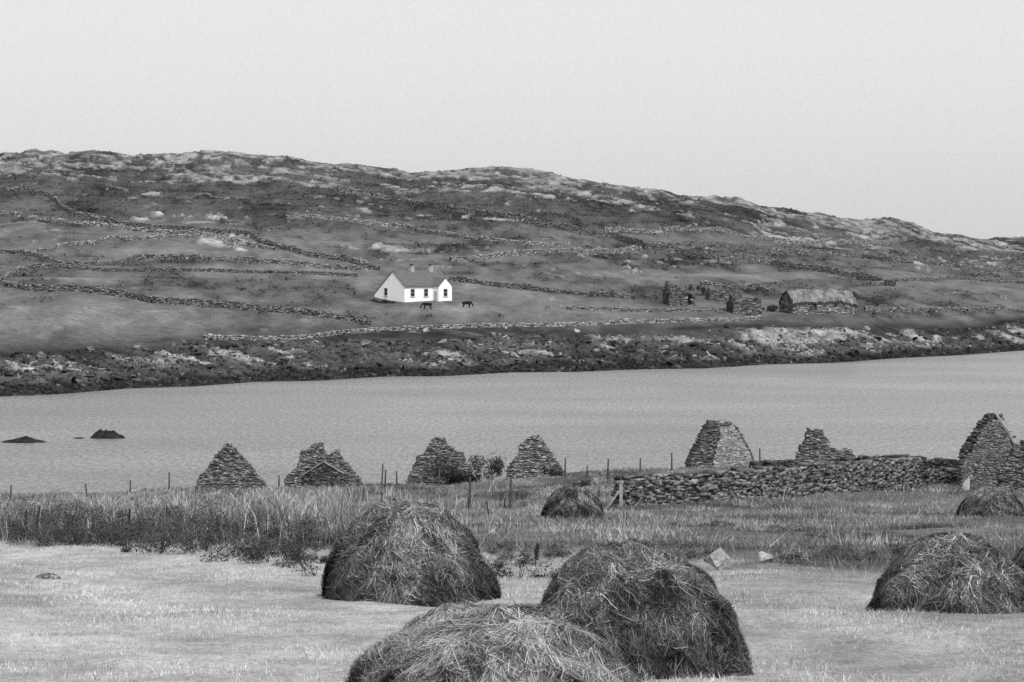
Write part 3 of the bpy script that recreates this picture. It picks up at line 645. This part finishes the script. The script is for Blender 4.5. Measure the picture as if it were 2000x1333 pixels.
# ------------------------------------------------------------------ HAYCOCKS
def haycock(px, Y, rx, ry_, h, label, ns, skew=0, p_=1.8, sd=0, wid=.003, tone=.105):
    base = near_at(px, Y)
    def dome(th, v, off=0):
        zz = np.clip(np.sin(v*np.pi/2), -.2, 1)
        r = np.sqrt(np.clip(1-np.clip(zz, 0, 1)**p_, 0, 1))
        r = np.where(v < 0, 1.0+v*.4, r)
        cx, sx = np.cos(th), np.sin(th)
        lump = 1+.09*fbm(cx*1.7+sd, sx*1.7+v*2.2, 3, sd)+.085*fbm(cx*4+sd, sx*4+v*7, 3, sd+3)+.055*fbm(cx*9+sd, sx*9+v*14, 3, sd+7)
        k = lump+off
        x = cx*r*rx*k+skew*zz*h; y = sx*r*ry_*k; z = zz*h*(1+.05*fbm(cx*2*r+sd, sx*2*r, 3, sd+9)+.035*fbm(cx*6*r+sd, sx*6*r, 2, sd+8)+off*.7)
        return x, y, z
    mb = MB(); nt_, nv_ = 220, 100
    tt, vv = np.meshgrid(np.linspace(0, 2*np.pi, nt_, endpoint=False), np.linspace(-.12, 1, nv_))
    x, y, z = dome(tt, vv)
    i0 = np.arange(nv_-1)[:, None]*nt_; j0 = np.arange(nt_)[None]; j1 = (j0+1) % nt_
    q = np.stack(np.broadcast_arrays(i0+j0, i0+j1, i0+nt_+j1, i0+nt_+j0), -1).reshape(-1, 4)
    cc = tone*.4*np.clip(1+.9*fbm(np.cos(tt)*8, np.sin(tt)*8+vv*14, 3, sd+5), .2, 2)  # core darker than the strands, shade in the gaps put into its colour
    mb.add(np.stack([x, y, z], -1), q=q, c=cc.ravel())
    nseg = 5; th0 = RNG.uniform(0, 2*np.pi, ns); v0 = np.arcsin(RNG.uniform(0.0, 1.0, ns))*2/np.pi
    ln = RNG.uniform(.1, .42, ns)+.3*(RNG.random(ns) < .06)
    flow = 1.5*fbm(np.cos(th0)*2.8+sd, np.sin(th0)*2.8+v0*4.5, 3, sd+17)
    dirn = flow+RNG.normal(0, .75, ns)
    rad = np.maximum(np.sqrt(np.clip(1-np.sin(v0*np.pi/2)**p_, .02, 1)), .22)
    curv = RNG.normal(0, .8, ns); lift = RNG.uniform(-.01, .04, ns); flip = RNG.uniform(-.03, .08, ns)*(RNG.random(ns) < .2)
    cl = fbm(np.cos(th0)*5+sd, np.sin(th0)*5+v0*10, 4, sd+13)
    bright = np.clip(tone*np.clip(1+1.4*cl, .18, 3)*(.5+1.15*v0)*RNG.lognormal(0, .7, ns), .01, .5)  # strands paler toward the top, light from above put into their colour
    P = []
    th_, v_ = th0.copy(), v0.copy()
    for k in range(nseg):
        t_ = k/(nseg-1)
        xx, yy, zz = dome(th_, v_, lift+flip*t_*t_)
        P.append(np.stack([xx, yy, zz], -1))
        d = dirn+curv*t_; st = ln/(nseg-1)
        th_ = th_+np.sin(d)*st/(rx*rad); v_ = np.maximum(v_-np.cos(d)*st/(h*1.2), -.08)
    P = np.stack(P, 1)
    T = np.gradient(P, axis=1); nrm = P/np.array([rx, ry_, h])**2; nrm[..., 2] += .15
    W = np.cross(T, nrm); W /= (np.linalg.norm(W, axis=-1, keepdims=True)+1e-6)
    wd = (wid*RNG.uniform(.5, 1.6, ns))[:, None]*np.linspace(1, .35, nseg)[None]
    A = P+W*wd[..., None]; B = P-W*wd[..., None]
    vs = np.stack([A, B], 2).reshape(-1, 3)
    b0 = ((np.arange(ns)*nseg*2)[:, None]+np.arange(nseg-1)[None]*2).ravel()
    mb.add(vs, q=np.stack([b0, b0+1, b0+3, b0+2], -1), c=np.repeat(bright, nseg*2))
    o = mb.build('haycock', M_hay); o.location = (base[0], base[1], base[2]-.03)
    tag(o, label, 'haycock', 'haycocks in the mown field')
haycock(985, 28.6, 1.66, 1.55, 1.37, 'nearest haycock, cut off by the bottom edge of the view', 52000, -.06, 1.75, 1, .0029, .2)
haycock(805, 49.8, 1.4, 1.35, 1.70, 'tall broad haycock left of centre at the edge of the mown field', 42000, -.06, 1.9, 2, .0044, .12)
haycock(1254, 35.4, 1.26, 1.2, 1.57, 'shaggy haycock right of centre, just behind the nearest one', 46000, -.12, 2.2, 3, .0035, .09)
haycock(1866, 44.8, 1.2, 1.1, 1.22, 'pointed haycock on the right side of the mown field', 30000, .0, 1.6, 4, .0043, .095)
haycock(2100, 54, 1.2, 1.2, 1.1, 'haycock mostly hidden beyond the right edge of the view', 9000, 0, 1.8, 5, .006, .08)
haycock(1121, 130, 1.38, 1.3, 1.5, 'small distant haycock in the meadow left of the rubble wall', 12000, 0, 1.9, 6, .009, .075)
q7 = at_near(1935, 1010); haycock(1935, q7[1], 63*q7[1]/F, 1.3, 62*q7[1]/F, 'distant haycock in the meadow at right, below the tallest gable', 12000, .1, 1.6, 7, .009, .075)
q8 = at_near(93, 1130); haycock(93, q8[1], .26, .25, .12, 'tiny tuft of raked hay lying on the stubble at left', 1500, 0, 1.6, 8, .005, .13)

# ------------------------------------------------------------------ GRASSES
def blades(mb, X, Y, h, wd, c, lean=.35, hfun=hn, tall=False):
    n = len(X); Z = hfun(X, Y)-.02
    a = RNG.uniform(0, 2*np.pi, n); b = RNG.uniform(0, 2*np.pi, n); le = np.abs(RNG.normal(0, lean, n))*h
    w = np.stack([np.cos(a)*wd, np.sin(a)*wd, a*0], -1); p0 = np.stack([X, Y, Z], -1)
    tip = p0+np.stack([np.cos(b)*le, np.sin(b)*le, h], -1)
    if not tall:
        mb.add(np.stack([p0-w, p0+w, tip], 1).reshape(-1, 3), t=(np.arange(n)*3)[:, None]+np.arange(3)[None], c=np.repeat(c, 3))
    else:
        m_ = p0+np.stack([np.cos(b)*le*.3, np.sin(b)*le*.3, h*.6], -1)
        k = (np.arange(n)*5)[:, None]
        mb.add(np.stack([p0-w, p0+w, m_+w*.8, m_-w*.8, tip], 1).reshape(-1, 3), q=k+np.array([[0, 1, 2, 3]]), t=k+np.array([[3, 2, 4]]), c=np.repeat(c, 5))
def samp(n, Y0, Y1, k=.2):
    Y = np.sqrt(RNG.uniform(Y0**2, Y1**2, n)); return RNG.uniform(-k, k, n)*Y, Y
X, Y = samp(280000, 30, 74); keep = RNG.random(len(X)) > fieldmask(X, Y); X, Y = X[keep], Y[keep]
pat = fbm(X/1.2, Y/1.8, 4, 81)
mb = MB(); blades(mb, X, Y, RNG.uniform(.02, .08, len(X))*(1+.5*pat), RNG.uniform(.003, .008, len(X)), np.clip(.38*stubtone(X)*(1+.6*pat)*RNG.lognormal(0, .38, len(X)), .04, .65), .9)
n = 170; X0 = RNG.uniform(-7, 7, 26); Y0 = RNG.uniform(33, 58, 26); cx = RNG.integers(0, 26, n); X = X0[cx]+RNG.normal(0, .12, n); Y = Y0[cx]+RNG.normal(0, .12, n)
blades(mb, X, Y, RNG.uniform(.08, .3, n), np.full(n, .004), np.full(n, .36), .5, tall=True)
tag(mb.build('stubble', M_grass), 'pale cut stubble covering the mown hay field', 'stubble', kind='stuff')
X, Y = samp(200000, 48, 222); keep = RNG.random(len(X)) < fieldmask(X, Y); X, Y = X[keep], Y[keep]
pat = fbm(X/3, Y/8, 4, 83); dk = np.maximum(.8*sm(.25, .6, fbm(X/2.5, Y/7, 3, 85)), roughstrip(X, Y)); lt = sm(.2, .6, fbm(X/1.5, Y/5, 3, 86))*(1-.6*roughstrip(X, Y))
mb = MB(); blades(mb, X, Y, RNG.uniform(.06, .2, len(X))*(1+.6*pat+1.3*dk+.6*lt), .006+.00007*Y, np.clip(.165*(1+.7*pat+.8*lt)*(1-.58*dk)*RNG.lognormal(0, .5, len(X)), .015, .5), .8)
tag(mb.build('meadow_grass', M_grass), 'rough green meadow grass between the mown field and the ruins', 'grass', kind='stuff')
X, Y = samp(160000, 60, 210); u = 1000+F*X/Y
cl = fbm(X/2.2, Y/5, 4, 88)
dens = sm(820, 600, u)*sm(-.6, .3, cl)+.5*sm(1120, 700, u)*sm(.15, .55, cl)+.12*sm(.45, .8, cl)
keep = (Y > edgeY(X)+1.0) & (RNG.random(len(X)) < dens); X, Y = X[keep], Y[keep]; u = u[keep]
pat = fbm(X/1.6, Y/4, 4, 89)
mb = MB(); blades(mb, X, Y, np.clip(RNG.uniform(.12, .7, len(X))*(1+1.2*pat)*np.interp(Y, [60, 160, 205], [1, 1.1, .5]), .08, 1.3), .006+.00006*Y, np.clip(.16*(1+1.2*pat)*np.interp(Y, [60, 85, 120], [.5, .7, 1])*RNG.lognormal(0, .6, len(X)), .015, .5), .7, tall=True)
tag(mb.build('tall_grass', M_grass), 'tall dry grass and rushes in the band left of the meadow', 'grass', kind='stuff')

# ------------------------------------------------------------------ BUSHES
def bush(base, rx, ry_, rz, n, leaf, c0, c1, label, name='bramble_bush', cat='bush', group=None):
    root = empty(name, base); tag(root, label, cat, group)
    k = 12; cx = RNG.normal(0, .6, (k, 3))*np.array([rx, ry_, rz*.5])+np.array([0, 0, rz*.4]); cr = RNG.uniform(.12, .5, k)
    idx = RNG.integers(0, k, n); d = RNG.normal(0, 1, (n, 3)); d /= np.linalg.norm(d, axis=1, keepdims=True); rr = RNG.random(n)**.4*np.where(RNG.random(n) < .08, 1.6, 1)
    P = cx[idx]+d*(rr*cr[idx])[:, None]*np.array([rx, ry_, rz]); P[:, 2] = np.maximum(P[:, 2], .02)
    a = RNG.normal(0, 1, (n, 3)); b = RNG.normal(0, 1, (n, 3)); a /= np.linalg.norm(a, axis=1, keepdims=True); b /= np.linalg.norm(b, axis=1, keepdims=True)
    s_ = (leaf*RNG.uniform(.6, 1.5, n))[:, None]
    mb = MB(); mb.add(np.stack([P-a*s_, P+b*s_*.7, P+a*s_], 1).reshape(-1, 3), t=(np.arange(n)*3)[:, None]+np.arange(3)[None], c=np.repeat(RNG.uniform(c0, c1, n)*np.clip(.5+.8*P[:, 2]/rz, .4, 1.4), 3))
    mb.build('foliage', M_leaf, root)
    mb = MB()
    for j in range(k):
        A = np.array([cx[j][0]*.2, cx[j][1]*.2, -.1]); B = cx[j]; t_ = .03*max(rx, .5)
        mb.add([A+(t_, 0, 0), A+(-t_*.5, t_, 0), A+(-t_*.5, -t_, 0), B], t=[(0, 1, 3), (1, 2, 3), (2, 0, 3)], c=.05)
    mb.build('stem', M_leaf, root)
for i, (px, py, w_, h_) in enumerate([(15, 1048, 120, 58), (75, 1054, 140, 64), (160, 1064, 140, 56), (235, 1064, 120, 74), (310, 1078, 130, 62), (395, 1076, 130, 78), (470, 1090, 130, 54), (545, 1088, 120, 68), (608, 1102, 96, 84), (350, 1042, 160, 54), (200, 1032, 180, 44), (90, 1026, 160, 48), (450, 1052, 150, 46), (540, 1062, 130, 52), (270, 1048, 130, 52), (20, 1020, 130, 38), (130, 1042, 150, 56), (420, 1028, 140, 36), (595, 1068, 100, 52), (500, 1036, 130, 36)]):
    p = at_near(px, py); k = p[1]/F
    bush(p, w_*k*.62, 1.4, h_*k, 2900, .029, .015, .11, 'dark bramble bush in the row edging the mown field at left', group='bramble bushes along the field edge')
for px, py, w_, h_ in [(990, 1096, 70, 26), (1090, 1090, 80, 22), (1320, 1086, 100, 26), (1380, 1096, 70, 24), (1540, 1096, 90, 22), (1600, 1088, 110, 26), (1680, 1094, 100, 24), (1770, 1078, 110, 26), (1690, 1056, 130, 16), (1560, 1040, 140, 14), (1380, 1030, 120, 14)]:
    p = at_near(px, py); k = p[1]/F
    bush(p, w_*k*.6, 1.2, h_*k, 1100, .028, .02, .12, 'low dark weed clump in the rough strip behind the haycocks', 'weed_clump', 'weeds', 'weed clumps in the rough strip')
def dock(px, py, h, label='dark seeding dock stalk standing in the tall grass', group='dock stalks in the rough grass'):
    root = empty('dock_plant', at_near(px, py)); tag(root, label, 'plant', group)
    mb = MB(); lx = U_(-.15, .15)*h; t_ = .016
    mb.add([(t_, 0, -.05), (-t_, t_, -.05), (-t_, -t_, -.05), (lx, 0, h)], t=[(0, 1, 3), (1, 2, 3), (2, 0, 3)], c=.04); mb.build('stem', M_leaf, root)
    n = 260; zz = np.linspace(.25, 1, n); P = np.stack([lx*zz+RNG.normal(0, .035, n)*(1.2-zz), RNG.normal(0, .03, n)*(1.2-zz), zz*h], -1)
    a = np.clip(RNG.normal(0, 1, (n, 3)), -1.6, 1.6); b = np.clip(RNG.normal(0, 1, (n, 3)), -1.6, 1.6); s_ = .02
    mb = MB(); mb.add(np.stack([P-a*s_, P+b*s_, P+a*s_], 1).reshape(-1, 3), t=(np.arange(n)*3)[:, None]+np.arange(3)[None], c=.05); mb.build('seed_head', M_leaf, root)
for a in [(70, 1040, .8), (50, 1035, .6), (430, 1066, .7), (250, 1040, .7), (120, 1020, .8), (955, 1012, .8), (915, 1000, .7), (745, 985, .9), (600, 1040, .8), (520, 1040, .7), (330, 1020, .8), (985, 1000, .7), (1045, 1105, .45), (1170, 975, .7), (380, 1010, .9), (180, 1000, .9)]:
    dock(*a)
p = at_near(1010, 1130); bush(p, .55, .4, .45, 1400, .03, .025, .1, 'low leafy weeds around the small white stone between haycocks', 'weed_clump', 'weeds')
p = near_at(892, 212.5); bush(p, 2.2, 1.0, 2.1, 4500, .1, .02, .07, 'dark rounded bush growing against the ruined gable')
p = near_at(945, 212.5); bush(p, 1.1, .8, 1.5, 1000, .09, .02, .07, 'thin straggling shrub right of the dark rounded bush')
p = near_at(1085, 213); bush(p, .8, .5, .8, 700, .09, .03, .09, 'low shrub at the foot of the lichen speckled gable')
p = at_far(1375, 584); bush(np.array([p[0]+1, p[1]+7, p[2]]), 1.8, 2, 2.2, 1800, .2, .02, .06, 'dark bushy tree behind the roofless stone house', 'small_tree', 'tree')
p = at_far(750, 592); bush(p, 2.0, 1.2, .7, 1300, .16, .03, .08, 'dark low hedge bush under the gable of the white house')
p = at_far(1505, 608); bush(p, 1.4, 1.5, 1.2, 1000, .2, .025, .07, 'dark bush between the small shed and the thatched cottage')
# hillside heather
n = 24000
ri = RNG.integers(110, 400, n*3); ci = RNG.integers(80, nc-80, n*3)
wgt = (1-ROCK[ri, ci])*np.clip(.10-col[ri, ci], 0, 1)*12
hx, hy = hs.location.x, hs.location.y
wgt = wgt*np.where((FX[ri, ci] > hx-10) & (FX[ri, ci] < hx+18) & (FY[ri, ci] > hy-22) & (FY[ri, ci] < hy+14), 0, 1)
wgt = wgt*np.where((UC[ci] > 1280) & (UC[ci] < 1700) & (KR[ri] < 3.25), 0, 1)
sel = np.where(RNG.random(n*3) < wgt)[0][:n]; ri, ci = ri[sel], ci[sel]
n = len(ri); kk = 5
base = np.stack([FX[ri, ci], FY[ri, ci], FZ[ri, ci]], -1)+np.concatenate([RNG.normal(0, .4, (n, 2)), np.zeros((n, 1))], 1)
sz = RNG.uniform(.15, .6, n)
P = np.repeat(base, kk, 0)+np.concatenate([RNG.normal(0, .5, (n*kk, 2)), RNG.uniform(0, .6, (n*kk, 1))], 1)*np.repeat(sz, kk)[:, None]
a = RNG.normal(0, 1, (n*kk, 3)); b = RNG.normal(0, 1, (n*kk, 3)); s_ = np.repeat(sz, kk)[:, None]*.35
mb = MB(); mb.add(np.stack([P-a*s_, P+b*s_, P+a*s_], 1).reshape(-1, 3), t=(np.arange(n*kk)*3)[:, None]+np.arange(3)[None], c=np.repeat(np.repeat(col[ri, ci], kk)*RNG.uniform(.5, 1.5, n*kk), 3))
tag(mb.build('heather', M_leaf), 'dark heather and bracken covering the far hillside', 'heather', kind='stuff')

# ------------------------------------------------------------------ CAMERA, SUN, SKY
cd = bpy.data.cameras.new('Camera'); cam = bpy.data.objects.new('Camera', cd); C.objects.link(cam)
cam.location = (0, 0, H); cam.rotation_euler = (math.pi/2, 0, 0)
cd.sensor_width = 36; cd.lens = 36*F/2000; cd.shift_y = -166.5/2000; cd.clip_start = .5; cd.clip_end = 20000
bpy.context.scene.camera = cam
el = math.radians(48); az = math.radians(158)
sd_ = Vector((math.sin(az)*math.cos(el), math.cos(az)*math.cos(el), math.sin(el)))
ld = bpy.data.lights.new('Sun', 'SUN'); ld.energy = 3.3; ld.angle = math.radians(.6); lo = bpy.data.objects.new('Sun', ld); C.objects.link(lo)
lo.rotation_euler = sd_.to_track_quat('Z', 'Y').to_euler()
wd_ = bpy.data.worlds.new('World'); bpy.context.scene.world = wd_; wd_.use_nodes = True
nt = wd_.node_tree; N = nt.nodes; L = nt.links; bg = N['Background']
sk = N.new('ShaderNodeTexSky'); sk.sky_type = 'NISHITA'; sk.sun_disc = False; sk.sun_elevation = el; sk.sun_rotation = az; sk.dust_density = 3
bw = N.new('ShaderNodeRGBToBW'); L.new(sk.outputs[0], bw.inputs[0])
ma = N.new('ShaderNodeMath'); ma.operation = 'MULTIPLY_ADD'; ma.inputs[1].default_value = .55; ma.inputs[2].default_value = 6.0
L.new(bw.outputs[0], ma.inputs[0])
tcw = N.new('ShaderNodeTexCoord'); nz = N.new('ShaderNodeTexNoise'); nz.inputs['Scale'].default_value = 1500; nz.inputs['Detail'].default_value = 1
L.new(tcw.outputs['Generated'], nz.inputs['Vector'])
mz = N.new('ShaderNodeMapRange'); mz.inputs['To Min'].default_value = .91; mz.inputs['To Max'].default_value = 1.09
L.new(nz.outputs['Fac'], mz.inputs['Value'])
mm = N.new('ShaderNodeMath'); mm.operation = 'MULTIPLY'; L.new(ma.outputs[0], mm.inputs[0]); L.new(mz.outputs[0], mm.inputs[1])
L.new(mm.outputs[0], bg.inputs['Color']); bg.inputs['Strength'].default_value = .1
sc_ = bpy.context.scene
sc_.view_settings.view_transform = 'Standard'; sc_.view_settings.look = 'None'; sc_.view_settings.exposure = 0
